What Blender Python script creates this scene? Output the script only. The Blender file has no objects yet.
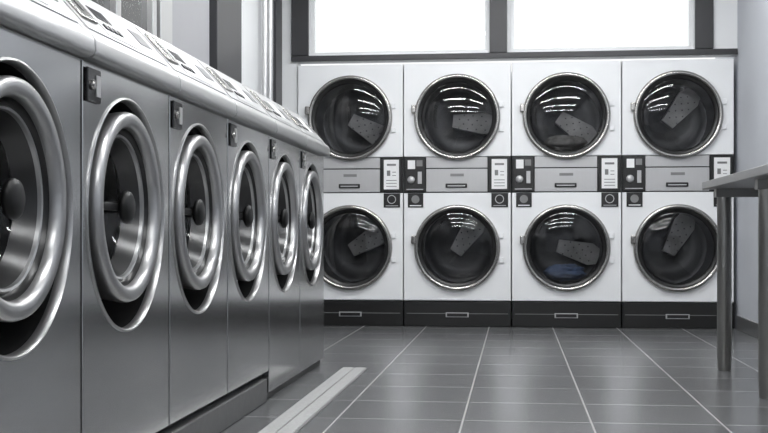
import bpy, bmesh, math, random
from mathutils import Vector, Matrix, noise as mnoise
random.seed(3)
S=bpy.context.scene
S.view_settings.view_transform='Standard'
S.view_settings.look='None'
F=1164.0; A=math.atan(131/F); c=math.cos(A); s=math.sin(A); CH=0.68
XR=1.60; XL=-1.78; YB=8.66; YN=-2.2; ZC=2.95

# ---------------- materials
def mat(name,col,rough=0.5,metal=0.0,noise=None,bump=0.0,stretch=(1,1,1),emit=None,var=0.0,spec=0.5,rvar=0.0):
    m=bpy.data.materials.new(name); m.use_nodes=True
    nt=m.node_tree; b=nt.nodes['Principled BSDF']
    b.inputs['Base Color'].default_value=(*col,1); b.inputs['Roughness'].default_value=rough
    b.inputs['Metallic'].default_value=metal
    b.inputs['Specular IOR Level'].default_value=spec
    if emit:
        b.inputs['Emission Color'].default_value=(*emit[0],1); b.inputs['Emission Strength'].default_value=emit[1]
    if noise:
        tc=nt.nodes.new('ShaderNodeTexCoord'); mp=nt.nodes.new('ShaderNodeMapping')
        mp.inputs['Scale'].default_value=stretch
        nz=nt.nodes.new('ShaderNodeTexNoise'); nz.inputs['Scale'].default_value=noise; nz.inputs['Detail'].default_value=4
        nt.links.new(tc.outputs['Object'],mp.inputs['Vector']); nt.links.new(mp.outputs[0],nz.inputs['Vector'])
        if bump:
            bp=nt.nodes.new('ShaderNodeBump'); bp.inputs['Strength'].default_value=bump; bp.inputs['Distance'].default_value=0.01
            nt.links.new(nz.outputs['Fac'],bp.inputs['Height']); nt.links.new(bp.outputs[0],b.inputs['Normal'])
        if var:
            r=nt.nodes.new('ShaderNodeMapRange'); r.inputs[3].default_value=1-var; r.inputs[4].default_value=1+var
            nt.links.new(nz.outputs['Fac'],r.inputs[0])
            mx=nt.nodes.new('ShaderNodeVectorMath'); mx.operation='SCALE'; mx.inputs[0].default_value=col
            nt.links.new(r.outputs[0],mx.inputs['Scale']); nt.links.new(mx.outputs[0],b.inputs['Base Color'])
        if rvar:
            r=nt.nodes.new('ShaderNodeMapRange'); r.inputs[3].default_value=rough-rvar; r.inputs[4].default_value=rough+rvar
            nt.links.new(nz.outputs['Fac'],r.inputs[0]); nt.links.new(r.outputs[0],b.inputs['Roughness'])
    return m
M={}
M['steel']=mat('stainless_steel',(0.58,0.585,0.585),0.17,1.0,noise=1.5,stretch=(1,1,1),var=0.04,rvar=0.03)
M['steel_side']=mat('steel_casing',(0.33,0.33,0.33),0.4,0.9,noise=5,var=0.05)
M['panel']=mat('control_fascia',(0.50,0.50,0.50),0.36,0.85,noise=5,var=0.03)
M['plate']=mat('fascia_plate',(0.46,0.46,0.46),0.4,0.4,noise=5,var=0.03)
M['ring']=mat('door_ring_cast',(0.42,0.42,0.42),0.33,0.9,noise=20,var=0.03)
M['ringin']=mat('door_ring_inner',(0.05,0.05,0.05),0.3,0.9,noise=20,var=0.03,spec=.2)
M['cone']=mat('door_bowl_rim',(0.075,0.075,0.075),0.28,0.9,noise=20,var=0.03,spec=.2)
M['chrome']=mat('chrome_ring',(0.40,0.39,0.375),0.22,1.0,noise=20,var=0.02)
M['black']=mat('black_plastic',(0.010,0.010,0.010),0.35,noise=30,var=0.1)
M['knob']=mat('knob_rubber',(0.006,0.006,0.006),0.4,noise=30,var=0.1,spec=.25)
M['blackg']=mat('black_gloss',(0.01,0.01,0.011),0.15,noise=30,var=0.1)
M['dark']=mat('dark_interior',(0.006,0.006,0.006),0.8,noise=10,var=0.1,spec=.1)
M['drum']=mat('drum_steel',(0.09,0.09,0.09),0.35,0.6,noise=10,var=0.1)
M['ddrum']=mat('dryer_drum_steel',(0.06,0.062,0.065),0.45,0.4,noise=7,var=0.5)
M['baffle']=mat('baffle_steel',(0.25,0.25,0.245),0.5,0.2,noise=6,var=0.9)
M['cloth']=mat('laundry_cloth',(0.05,0.08,0.15),0.9,noise=14,var=0.7)
M['cloth2']=mat('laundry_cloth_grey',(0.15,0.147,0.14),0.9,noise=14,var=0.7)
M['white']=mat('white_enamel',(0.85,0.86,0.87),0.3,noise=3,var=0.01)
M['silver']=mat('silver_panel',(0.46,0.46,0.465),0.4,0.4,noise=5,stretch=(30,1,1),var=0.04)
M['card']=mat('white_card',(0.85,0.85,0.85),0.6,noise=40,var=0.02)
M['grey']=mat('grey_print',(0.2,0.2,0.2),0.6,noise=40,var=0.02)
M['wall']=mat('wall_paint',(0.58,0.60,0.64),0.7,noise=8,var=0.015,bump=0.05)
M['wallw']=mat('white_panel',(0.82,0.83,0.84),0.5,noise=4,var=0.01)
M['wallg']=mat('grey_panel',(0.36,0.36,0.38),0.4,noise=4,var=0.03)
M['frame']=mat('dark_frame',(0.03,0.03,0.033),0.4,noise=8,var=0.05)
M['alu']=mat('aluminium',(0.6,0.6,0.6),0.3,0.9,noise=8,var=0.03)
M['ceil']=mat('ceiling_paint',(0.75,0.75,0.75),0.8,noise=10,var=0.02)
M['conc']=mat('plinth_concrete',(0.12,0.12,0.12),0.6,noise=25,var=0.15,bump=0.1)
M['strip']=mat('drain_metal',(0.38,0.38,0.375),0.5,0.1,noise=90,var=0.35)
M['ttop']=mat('table_top_laminate',(0.30,0.30,0.30),0.35,0.3,noise=12,var=0.05)
M['leg']=mat('table_leg_steel',(0.34,0.335,0.32),0.3,1.0,noise=12,stretch=(1,1,1),var=0.05)
M['tube']=mat('lamp_diffuser',(0.9,0.9,0.9),0.5,noise=3,var=0.01,emit=((0.985,0.995,1),46.0))
def glassmat(name,tint,rough=0.03,f0=.04,f1=1.0):
    m=bpy.data.materials.new(name); m.use_nodes=True; nt=m.node_tree
    nt.nodes.remove(nt.nodes['Principled BSDF'])
    o=nt.nodes['Material Output']; t=nt.nodes.new('ShaderNodeBsdfTransparent'); t.inputs[0].default_value=(*tint,1)
    g=nt.nodes.new('ShaderNodeBsdfGlossy'); g.inputs['Roughness'].default_value=rough
    lw=nt.nodes.new('ShaderNodeLayerWeight'); lw.inputs[0].default_value=.5
    pw=nt.nodes.new('ShaderNodeMath'); pw.operation='POWER'; pw.inputs[1].default_value=5; nt.links.new(lw.outputs['Facing'],pw.inputs[0])
    mr=nt.nodes.new('ShaderNodeMapRange'); mr.inputs[3].default_value=f0; mr.inputs[4].default_value=f1; nt.links.new(pw.outputs[0],mr.inputs[0])
    mx=nt.nodes.new('ShaderNodeMixShader')
    nt.links.new(mr.outputs[0],mx.inputs[0]); nt.links.new(t.outputs[0],mx.inputs[1]); nt.links.new(g.outputs[0],mx.inputs[2])
    nt.links.new(mx.outputs[0],o.inputs[0]); return m
M['glass']=glassmat('smoked_glass',(0.74,0.74,0.75),.02,.05)
M['glassd']=glassmat('porthole_glass',(0.6,0.6,0.61),0.06,.04,.35)
M['glassw']=glassmat('window_glass',(0.97,0.98,0.98),0.0,.02)
def floormat():
    m=bpy.data.materials.new('floor_tiles'); m.use_nodes=True; nt=m.node_tree; b=nt.nodes['Principled BSDF']
    tc=nt.nodes.new('ShaderNodeTexCoord'); mp=nt.nodes.new('ShaderNodeMapping'); mp.inputs['Location'].default_value=(0.19+4.65,-4.74+9.3,0)
    br=nt.nodes.new('ShaderNodeTexBrick'); br.offset=0; br.squash=1
    br.inputs['Scale'].default_value=1; br.inputs['Brick Width'].default_value=0.465; br.inputs['Row Height'].default_value=0.465
    br.inputs['Mortar Size'].default_value=0.0036; br.inputs['Mortar Smooth'].default_value=0.1
    br.inputs['Color1'].default_value=(0.118,0.120,0.123,1); br.inputs['Color2'].default_value=(0.138,0.140,0.143,1); br.inputs['Mortar'].default_value=(0.46,0.455,0.45,1)
    nt.links.new(tc.outputs['Object'],mp.inputs[0]); nt.links.new(mp.outputs[0],br.inputs['Vector'])
    nz=nt.nodes.new('ShaderNodeTexNoise'); nz.inputs['Scale'].default_value=2.0; nz.inputs['Detail'].default_value=5
    nt.links.new(tc.outputs['Object'],nz.inputs['Vector'])
    r=nt.nodes.new('ShaderNodeMapRange'); r.inputs[1].default_value=.3; r.inputs[2].default_value=.7; r.inputs[3].default_value=0.93; r.inputs[4].default_value=1.07; nt.links.new(nz.outputs['Fac'],r.inputs[0])
    v=nt.nodes.new('ShaderNodeVectorMath'); v.operation='SCALE'; nt.links.new(br.outputs['Color'],v.inputs[0]); nt.links.new(r.outputs[0],v.inputs['Scale'])
    nt.links.new(v.outputs[0],b.inputs['Base Color'])
    b.inputs['Roughness'].default_value=0.22
    return m
M['floor']=floormat()

# ---------------- mesh helpers
def obj(name,me,m,parent=None,smooth=False,bevel=0):
    me.materials.append(M[m])
    o=bpy.data.objects.new(name,me); S.collection.objects.link(o)
    if parent: o.parent=parent
    if smooth:
        for p in me.polygons: p.use_smooth=True
    if bevel:
        b=o.modifiers.new('b','BEVEL'); b.width=bevel; b.segments=3; b.limit_method='ANGLE'; b.angle_limit=math.radians(40)
        for p in me.polygons: p.use_smooth=True
        w=o.modifiers.new('w','WEIGHTED_NORMAL'); w.keep_sharp=True
    return o
def mk(name,vs,fs):
    me=bpy.data.meshes.new(name); me.from_pydata([tuple(v) for v in vs],[],fs)
    bm=bmesh.new(); bm.from_mesh(me); bmesh.ops.recalc_face_normals(bm,faces=bm.faces); bm.to_mesh(me); bm.free(); me.update(); return me
BF=[(0,1,3,2),(4,6,7,5),(0,4,5,1),(2,3,7,6),(0,2,6,4),(1,5,7,3)]
def boxes(name,lst,m,parent=None,bevel=0):
    vs=[];fs=[]
    for b in lst:
        k=len(vs)
        for x in b[0:2]:
            for y in b[2:4]:
                for z in b[4:6]: vs.append((x,y,z))
        fs+=[tuple(k+i for i in f) for f in BF]
    return obj(name,mk(name,vs,fs),m,parent,bevel=bevel)
def box(name,x0,x1,y0,y1,z0,z1,m,parent=None,bevel=0): return boxes(name,[(x0,x1,y0,y1,z0,z1)],m,parent,bevel)
def prism(name,prof,y0,y1,m,parent=None,bevel=0):
    n=len(prof); vs=[(p[0],y0,p[1]) for p in prof]+[(p[0],y1,p[1]) for p in prof]
    fs=[tuple(range(n)),tuple(range(n,2*n))]+[(i,(i+1)%n,n+(i+1)%n,n+i) for i in range(n)]
    return obj(name,mk(name,vs,fs),m,parent,bevel=bevel)
def lathe(name,prof,cen,axis,m,parent=None,seg=72,sharp=False):
    ax=Vector(axis); 
    up=Vector((0,0,1)) if abs(ax.z)<.9 else Vector((1,0,0))
    e1=ax.cross(up).normalized(); e2=e1.cross(ax).normalized(); C=Vector(cen)
    vs=[];fs=[];rows=[]
    for r,a in prof:
        if r<1e-6: rows.append([len(vs)]); vs.append(C+ax*a)
        else:
            row=[]
            for i in range(seg):
                t=2*math.pi*i/seg; row.append(len(vs)); vs.append(C+ax*a+e1*(r*math.cos(t))+e2*(r*math.sin(t)))
            rows.append(row)
    for a,b in zip(rows,rows[1:]):
        for i in range(seg):
            j=(i+1)%seg
            if len(a)==1 and len(b)==1: continue
            if len(a)==1: fs.append((a[0],b[i],b[j]))
            elif len(b)==1: fs.append((a[i],a[j],b[0]))
            else: fs.append((a[i],a[j],b[j],b[i]))
    o=obj(name,mk(name,vs,fs),m,parent,smooth=True)
    o.data.set_sharp_from_angle(angle=math.radians(50))
    return o
def holepanel(name,u0,u1,v0,v1,cu,cv,r,d0,d1,plane,m,parent=None,bevel=0.006,seg=64):
    angs=sorted(set([2*math.pi*i/seg for i in range(seg)]+[math.atan2(v-cv,u-cu)%(2*math.pi) for u in(u0,u1) for v in (v0,v1)]))
    inn=[];out=[]
    for t in angs:
        ct,st=math.cos(t),math.sin(t)
        ks=[]
        if ct>1e-9: ks.append((u1-cu)/ct)
        if ct<-1e-9: ks.append((u0-cu)/ct)
        if st>1e-9: ks.append((v1-cv)/st)
        if st<-1e-9: ks.append((v0-cv)/st)
        k=min(ks); inn.append((cu+r*ct,cv+r*st)); out.append((cu+k*ct,cv+k*st))
    n=len(angs); P=lambda q,d: (d,q[0],q[1]) if plane=='yz' else (q[0],d,q[1])
    vs=[P(q,d0) for q in inn]+[P(q,d0) for q in out]+[P(q,d1) for q in inn]+[P(q,d1) for q in out]
    fs=[]
    for i in range(n):
        j=(i+1)%n
        fs+=[(i,j,n+j,n+i),(2*n+i,2*n+j,3*n+j,3*n+i),(i,j,2*n+j,2*n+i),(n+i,n+j,3*n+j,3*n+i)]
    return obj(name,mk(name,vs,fs),m,parent,bevel=bevel)
def empty(name,loc):
    e=bpy.data.objects.new(name,None); e.location=loc; e.empty_display_size=0.2; S.collection.objects.link(e); return e
def dup(src,name,loc,skip=()):
    e=empty(name,loc)
    for ch in src.children:
        if ch.name.split('.')[0] in skip: continue
        o=ch.copy(); S.collection.objects.link(o); o.parent=e; o.name=ch.name
    return e

# ---------------- room
T=0.12
box('floor',XL-T,XR+T,YN-T,9.6,-0.1,0,'floor')
box('ceiling',XL-T,XR+T,YN-T,YB+T,ZC,ZC+.1,'ceil')
box('wall_right',XR,XR+T,YN-T,9.6,0,ZC,'wall')
box('wall_left',XL-T,XL,YN-T,9.6,0,ZC,'wall')
box('wall_front',XL,XR,YN-T,YN,0,ZC,'wall')
def pxX(x,Y):
    u=(x-384)/F; return Y*(u*c-s)/(c+u*s)
def pxY(x,X):
    off=x-515; d=F*X/(c*off); return (d+X*s)/c
zt=1.985
w1=(pxX(310,YB),pxX(489,YB)); w2=(pxX(510,YB),pxX(694,YB)); wz0=2.03; wz1=2.80
boxes('wall_back',[(XL,w1[0],YB,YB+T,zt,ZC),(w1[1],w2[0],YB,YB+T,zt,ZC),(w2[1],XR,YB,YB+T,zt,ZC),
   (w1[0],w1[1],YB,YB+T,zt,wz0),(w2[0],w2[1],YB,YB+T,zt,wz0),(w1[0],w1[1],YB,YB+T,wz1,ZC),(w2[0],w2[1],YB,YB+T,wz1,ZC),
   (XL,-1.632,YB,YB+T,0,zt)],'wallw')
box('wall_back_lower',XL,XR,9.48,9.6,0,2.0,'wallw')
for i,w in enumerate((w1,w2)):
    e=empty('window_%d'%(i+1),((w[0]+w[1])/2,YB,0)); ww=(w[1]-w[0])/2
    f=.028
    boxes('window_frame',[(-ww,ww,.02,.08,wz0,wz0+f),(-ww,ww,.02,.08,wz1-f,wz1),(-ww,-ww+f,.02,.08,wz0+f,wz1-f),(ww-f,ww,.02,.08,wz0+f,wz1-f)],'wallw',e,bevel=.004)
    box('window_pane',-ww+f,ww-f,.045,.05,wz0+f,wz1-f,'glassw',e)
a0=pxX(292,YB);a1=pxX(309,YB)
box('trim_1',a0,a1,YB-.03,YB-.001,zt+.045,ZC-.002,'frame',bevel=.003)
box('trim_2',w1[1]+.005,pxX(507,YB),YB-.03,YB-.001,zt+.045,ZC-.002,'frame',bevel=.003)
box('trim_3',w2[1]+.004,pxX(713,YB),YB-.03,YB-.001,zt+.045,ZC-.002,'frame',bevel=.003)
box('trim_4',a0,XR-.003,YB-.03,YB-.001,zt+.001,zt+.042,'frame',bevel=.003)
def Lx(x0,x1): return sorted((pxY(x0,XL),pxY(x1,XL)))
def lpanel(name,x0,x1,m,th,z0=0.0,z1=ZC-.002):
    y=Lx(x0,x1); return box(name,XL+.001,XL+th,y[0],y[1],z0,z1,m,bevel=.003)
lpanel('trim_5',209,234,'frame',.05)
lpanel('trim_6',164,206,'wallg',.02,0,2.9)
lpanel('trim_7',149,161,'alu',.06)
lpanel('trim_8',238,262,'wallw',.03)
lpanel('trim_9',272,279,'frame',.03)
y=Lx(60,147)
e=empty('window_3',(XL,y[0],0)); L=y[1]-y[0]
boxes('window_frame',[(.001,.05,0,L,1.05,1.12),(.001,.05,0,L,2.6,2.67),(.001,.05,0,.06,1.12,2.6),(.001,.05,L-.06,L,1.12,2.6),(.001,.05,L*.5-.03,L*.5+.03,1.12,2.6)],'alu',e,bevel=.004)
box('window_pane',.003,.02,.06,L-.06,1.12,2.6,'blackg',e)
for k,xx in enumerate((265,270)):
    yy=pxY(xx,XL+.08); lathe('wall_pipe',[(0,0),(.022,0),(.022,2.9),(0,2.9)],(XL+.08,yy,0),(0,0,1),'alu',seg=24)
box('baseboard_right',XR-.015,XR-.001,YN+.01,YB-.06,0.001,.10,'alu',bevel=.003)
box('baseboard_left',XL+.001,XL+.012,6.2,YB-.02,0.001,.09,'wallg')

# ---------------- washers
WX=-1.0; PW=.69; Y0=6.06
AX=(1,0,0)
def build_washer(zb):
    e=empty('front_load_washing_machine',(0,0,0))
    W=.684; cy=.325; cz=.732; R=.300; zt=1.09
    holepanel('front_panel',.003,W-.003,zb,zt,cy,cz,R,-.03,0,'yz','steel',e,bevel=.010)
    boxes('cabinet',[(-.70,-.03,.004,.02,zb,zt),(-.70,-.03,W-.02,W-.004,zb,zt),(-.70,-.03,.02,W-.02,zt-.015,zt),(-.70,-.03,.02,W-.02,zb,zb+.015),(-.70,-.68,.02,W-.02,zb+.015,zt-.015)],'steel_side',e)
    lathe('opening_lip',[(R+.004,-.004),(R+.003,.003),(R-.002,.005),(R-.006,.0),(R-.006,-.02)],(0,cy,cz),AX,'ring',e)
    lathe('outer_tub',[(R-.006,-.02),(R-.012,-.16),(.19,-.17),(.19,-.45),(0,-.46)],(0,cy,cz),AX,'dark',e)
    dz=.752; dy=.318
    D=(.004,dy,dz)
    lathe('door_ring',[(.205,-.10),(.234,-.09),(.241,-.05),(.246,-.018),(.2465,-.002),(.243,.008),(.236,.013),(.217,.011),(.210,.007),(.206,-.002),(.205,-.014)],D,AX,'ring',e)
    lathe('door_inner_ring',[(.205,-.014),(.202,-.030),(.195,-.034),(.190,-.026)],D,AX,'ringin',e)
    lathe('door_bowl_edge',[(.190,-.026),(.186,-.020),(.181,-.022),(.179,-.030)],D,AX,'ring',e)
    lathe('door_bowl_rim',[(.179,-.030),(.170,-.052),(.158,-.075)],D,AX,'cone',e)
    lathe('door_glass',[(.160,-.072),(.154,-.088),(.13,-.108),(.08,-.122),(.04,-.128),(0,-.13)],D,AX,'glassd',e)
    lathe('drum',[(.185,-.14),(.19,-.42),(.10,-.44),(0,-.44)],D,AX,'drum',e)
    lathe('door_knob',[(0,.010),(.030,.008),(.040,.003),(.043,-.004),(.041,-.012),(.030,-.018),(.016,-.024),(.014,-.125)],D,AX,'knob',e,seg=32)
    boxes('door_handle_bar',[(-.022,-.010,dy-.200,dy-.035,dz-.010,dz+.010)],'knob',e,bevel=.004)
    boxes('door_hinge',[(-.06,-.004,dy+.24,dy+.285,dz-.07,dz-.03),(-.06,-.004,dy+.24,dy+.285,dz+.03,dz+.07)],'ringin',e,bevel=.006)
    box('coin_lock',.0005,.008,.018,.105,.995,1.075,'blackg',e,bevel=.003)
    lathe('lock_cylinder',[(0,.016),(.010,.016),(.012,.012),(.012,.008)],(0,.045,1.035),AX,'chrome',e,seg=20)
    box('lock_plate',.008,.011,.068,.095,1.01,1.06,'plate',e)
    prof=[(-.03,1.092),(.022,1.092),(.031,1.097),(.035,1.108),(.033,1.132),(.026,1.146),(.012,1.156),(-.128,1.308),(-.14,1.314),(-.70,1.314),(-.70,1.092)]
    prism('control_console',prof,.002,W-.002,'panel',e,bevel=.003)
    P=Vector((.012,0,1.156)); Q=Vector((-.128,0,1.308)); t=(Q-P).normalized(); nn=Vector((t.z,0,-t.x)); 
    if nn.x<0: nn=-nn
    def sl(name,v0,v1,y0,y1,h0,h1,m,bev=.002):
        vs=[]
        for v in (v0,v1):
            for yy in (y0,y1):
                for h in (h0,h1):
                    q=P+t*v+nn*h; vs.append((q.x,yy,q.z))
        return obj(name,mk(name,vs,BF),m,e,bevel=bev)
    sl('fascia_plate',.012,.195,.03,.655,.0005,.003,'plate')
    sl('fascia_border',.025,.18,.19,.50,.003,.0045,'silver',.001)
    sl('display',.09,.135,.22,.33,.0045,.006,'blackg',.001)
    sl('label_white',.055,.15,.36,.48,.0045,.0055,'card',.0005)
    for i in range(4): sl('button',.05,.068,.215+i*.034,.235+i*.034,.0045,.009,'black',.002)
    sl('coin_slot_plate',.05,.16,.05,.15,.003,.010,'chrome',.003)
    sl('coin_slot',.08,.13,.095,.103,.010,.011,'black',.0)
    sl('brand_plate',.07,.13,.53,.63,.003,.005,'grey',.001)
    return e
src=build_washer(.125); src.location=(WX,Y0-6*PW,0)
for k in (5,4,3): dup(src,'front_load_washing_machine',(WX,Y0-k*PW,0))
s2=build_washer(.035); s2.location=(WX,Y0-2*PW,0)
dup(s2,'front_load_washing_machine',(WX,Y0-PW,0))
box('concrete_plinth',-1.70,-1.005,Y0-6*PW-.02,Y0-2*PW-.01,0.0,.095,'conc',bevel=.006)
boxes('recess_gap_dark',[(-1.68,-1.04,Y0-6*PW,Y0-2*PW-.02,.0955,.1245)],'black')  # black strip stands in for the dark recess gap between plinth and washers
boxes('washer_toe_kick',[(-1.68,-1.02,Y0-2*PW+.01,Y0-.01,0.0005,.034)],'black')
e=empty('floor_drain_cover',(0,0,0))
ye=5.86
boxes('cover_plate',[(-.868,-.812,YN+.3,ye,.0005,.008),(-.806,-.752,YN+.3,ye,.0005,.008)],'strip',e,bevel=.002)
boxes('cover_base',[(-.875,-.745,YN+.3,ye+.008,.0002,.004)],'grey',e)

# ---------------- dryers
DY=8.63; DX0=pxX(298,DY); DX1=pxX(735,DY); DW=(DX1-DX0)/4
AY=(0,-1,0)
HOLES=[(-.125+i*.034,-.05+j*.034) for i in range(9) for j in range(4) if (i+j)%2==0]
def baffle(e,nm,cx,cz,ang,cm):
    # perforated lifting vane fixed to the drum's rear wall, running from the hub out to the rim
    vv=[];ff=[];hv=[];hf=[]
    rot=Matrix.Rotation(math.radians(ang),4,'Y')
    prof=[(-.05,-.05),(.20,-.085),(.262,-.06),(.268,0),(.262,.06),(.20,.085),(-.05,.05)]
    n=len(prof)
    for yy in (.34,.445):
        for (x,z) in prof:
            v=rot@Vector((x,0,z)); vv.append((cx+v.x,yy,cz+v.z))
    ff.append(tuple(i for i in range(n))); ff.append(tuple(n+i for i in range(n)))
    ff+=[(i,(i+1)%n,n+(i+1)%n,n+i) for i in range(n)]
    for (x0,z0_) in HOLES:
        x0+=.125
        if x0>.235 or x0<-.03: continue
        k=len(hv)
        for q in range(10):
            t=2*math.pi*q/10; v=rot@Vector((x0+.0055*math.cos(t),0,z0_+.0055*math.sin(t))); hv.append((cx+v.x,.339,cz+v.z))
        hf.append(tuple(range(k,k+10)))
    obj(nm+'_drum_baffle',mk('bf',vv,ff),'baffle',e,bevel=.003)
    obj(nm+'_baffle_holes',mk('bh',hv,hf),'black',e)
    if cm:
        vs=[];fs=[];NU,NV=40,20
        for a in range(NV+1):
            ph=math.pi*a/NV
            for b in range(NU):
                th=2*math.pi*b/NU
                d=Vector((math.sin(ph)*math.cos(th),math.sin(ph)*math.sin(th),math.cos(ph)))
                q=1+.35*mnoise.noise(d*2.2+Vector((ang,1,5)))+.18*mnoise.noise(d*6+Vector((ang,3,1)))
                x=.15*d.x*q; y_=.10*d.y*q; z=.06*d.z*q
                fl=math.sqrt(max(.0,.262**2-x*x))
                vs.append((cx+x,.21+y_,max(cz-.185+z, cz-fl)))
        for a in range(NV):
            for b in range(NU):
                fs.append((a*NU+b,a*NU+(b+1)%NU,(a+1)*NU+(b+1)%NU,(a+1)*NU+b))
        obj(nm+'_laundry',mk('ld',vs,fs),cm,e,smooth=True)
def build_dryer():
    e=empty('stacked_tumble_dryer',(0,0,0)); W=DW-.008
    cx=W/2
    box('base',.002,W,0.012,.8,0.002,.185,'black',e,bevel=.004)
    box('base_line',.02,W-.02,0.008,.012,.095,.099,'grey',e)
    box('base_grille',cx-.085,cx+.085,.004,.012,.07,.105,'silver',e,bevel=.002)
    box('base_slot',cx-.075,cx+.075,.001,.004,.076,.099,'black',e)
    boxes('cabinet',[(.0,.015,.03,.8,.19,1.955),(W-.015,W,.03,.8,.19,1.955),(.015,W-.015,.5,.8,.19,1.955),(.015,W-.015,.03,.5,1.94,1.955),(.015,W-.015,.03,.5,.19,.2),(.015,W-.015,.03,.5,.99,1.26)],'white',e)
    for nm,z0,z1,cz in (('upper',1.262,1.955,1.553),('lower',.195,.992,.585)):
        R=.283
        holepanel(nm+'_front_panel',.0,W,z0,z1,cx,cz,R,0,.03,'xz','white',e,bevel=.005)
        C=(cx,0,cz)
        lathe(nm+'_door_ring',[(.318,.0),(.319,.022),(.314,.034),(.304,.039),(.294,.037),(.287,.028),(.283,.014),(.280,.0)],C,AY,'chrome',e)
        lathe(nm+'_door_gasket',[(.284,.016),(.272,.012),(.262,.004),(.258,-.01)],C,AY,'black',e)
        lathe(nm+'_door_glass',[(.265,.006),(.25,.014),(.21,.024),(.15,.032),(.08,.037),(0,.039)],C,AY,'glass',e)
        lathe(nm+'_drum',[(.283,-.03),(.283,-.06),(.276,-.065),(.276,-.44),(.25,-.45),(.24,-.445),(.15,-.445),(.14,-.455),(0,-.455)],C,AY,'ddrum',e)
        box(nm+'_door_handle',cx-.338,cx-.305,-.04,.0,cz+.03,cz+.09,'chrome',e,bevel=.006)
        boxes(nm+'_door_hinge',[(cx+.31,cx+.345,-.015,0,cz-.11,cz-.07),(cx+.31,cx+.345,-.015,0,cz+.07,cz+.11)],'white',e,bevel=.004)
    zb0,zb1=.994,1.26
    box('band_back',.0,W,.016,.03,zb0,zb1,'black',e)
    box('band_upper_strip',.166,W-.172,.004,.016,1.178,1.257,'silver',e,bevel=.002)
    box('coin_drawer_panel',.166,W-.172,.0,.016,1.0,1.170,'silver',e,bevel=.003)
    box('drawer_handle',cx-.085,cx+.075,-.012,.0,1.03,1.062,'black',e,bevel=.008)
    box('drawer_handle_lip',cx-.07,cx+.06,-.015,-.012,1.04,1.048,'silver',e)
    box('drawer_badge',cx-.05,cx+.05,-.002,.0,1.115,1.135,'grey',e)
    r0=W-.163; 
    box('instruction_frame',r0,W-.008,-.008,.016,1.0,1.256,'black',e,bevel=.003)
    box('instruction_card',r0+.022,W-.028,-.0105,-.008,1.02,1.24,'card',e)
    lines=[(r0+.04,W-.045,-.012,-.0105,1.04+i*.022,1.045+i*.022) for i in range(3)]
    lines+=[(r0+.045,r0+.070,-.012,-.0105,1.12,1.16),(r0+.085,W-.05,-.012,-.0105,1.12,1.125),(r0+.085,W-.05,-.012,-.0105,1.145,1.15),(r0+.045,W-.05,-.012,-.0105,1.195,1.21)]
    boxes('card_print',lines,'grey',e)
    box('lower_sign',r0+.02,W-.02,-.006,0,.885,.990,'black',e,bevel=.002)
    lathe('lower_sign_icon',[(.027,.007),(.033,.007)],(r0+.08,0,.945),AY,'silver',e,seg=24)
    boxes('lower_sign_text',[(r0+.035,W-.035,-.007,-.006,.895,.900)],'silver',e)
    return e
def left_element(e):
    box('coin_meter',.008,.160,-.012,.016,1.0,1.256,'black',e,bevel=.003)
    box('meter_window',.03,.085,-.0145,-.012,1.17,1.235,'card',e)
    box('meter_window_dark',.095,.14,-.0145,-.012,1.19,1.235,'grey',e)
    lathe('meter_dial',[(0,.03),(.022,.029),(.026,.024),(.028,.012)],(.055,0,1.09),AY,'silver',e,seg=24)
    boxes('meter_slot',[(.105,.135,-.016,-.012,1.06,1.15),(.02,.145,-.015,-.012,1.015,1.022)],'silver',e,bevel=.002)
    box('meter_sign',.03,.145,-.006,0,.885,.990,'black',e,bevel=.002)
    lathe('meter_sign_icon',[(0,.007),(.03,.007)],(.087,0,.945),AY,'grey',e,seg=24)
    boxes('meter_sign_text',[(.045,.13,-.007,-.006,.895,.902)],'card',e)
d0=build_dryer(); 
d1=dup(d0,'stacked_tumble_dryer',(DX0+DW,DY,0)); left_element(d1)
d2=dup(d1,'stacked_tumble_dryer',(DX0+2*DW,DY,0)); d3=dup(d1,'stacked_tumble_dryer',(DX0+3*DW,DY,0))
box('band_side_cover',.004,.164,.0,.016,1.0,1.257,'silver',d0,bevel=.003)
d0.location=(DX0,DY,0)
cxx=(DW-.008)/2
for d,(ua,uc),(la,lc) in ((d0,(30,None),(-30,None)),(d1,(5,None),(-55,None)),(d2,(35,'cloth2'),(15,'cloth')),(d3,(-50,None),(-62,None))):
    baffle(d,'upper',cxx,1.553,ua,uc); baffle(d,'lower',cxx,.585,la,lc)

# ---------------- table
e=empty('folding_table',(0,0,0))
box('table_top',.95,XR-.005,2.9,6.10,.912,.95,'ttop',e,bevel=.004)
boxes('table_frame',[(1.0,1.56,5.97,6.03,.87,.912),(1.0,1.56,4.97,5.03,.87,.912),(1.0,1.56,3.17,3.23,.87,.912)],'leg',e)
for yy in (6.0,5.0,3.2):
    for xx in (1.045,1.5):
        lathe('table_leg',[(0,0.0005),(.032,.0005),(.034,.012),(.034,.05),(.036,.055),(.036,.87),(0,.87)],(xx,yy,0),(0,0,1),'leg',e,seg=32)

# ---------------- lamps
for yy in (0.2,2.4,4.6,6.8):
    for xx in (-.75,.65):
        e=empty('ceiling_lamp',(xx,yy,ZC))
        box('lamp_housing',-.62,.62,-.11,.11,-.05,-.001,'white',e,bevel=.005)
        boxes('lamp_tube',[(-.60,.60,-.085,-.02,-.065,-.0505),(-.60,.60,.02,.085,-.065,-.0505)],'tube',e)

# world
w=bpy.data.worlds.new('daylight'); S.world=w; w.use_nodes=True
bg=w.node_tree.nodes['Background']; bg.inputs[0].default_value=(1,1,1,1); bg.inputs[1].default_value=1.2

cam=bpy.data.cameras.new('camera'); co=bpy.data.objects.new('camera',cam); S.collection.objects.link(co)
co.location=(0,0,CH); co.rotation_euler=(math.radians(90),0,A)
cam.lens=36*F/768; cam.sensor_width=36; cam.shift_y=18.5/768; cam.clip_start=.05
S.camera=co
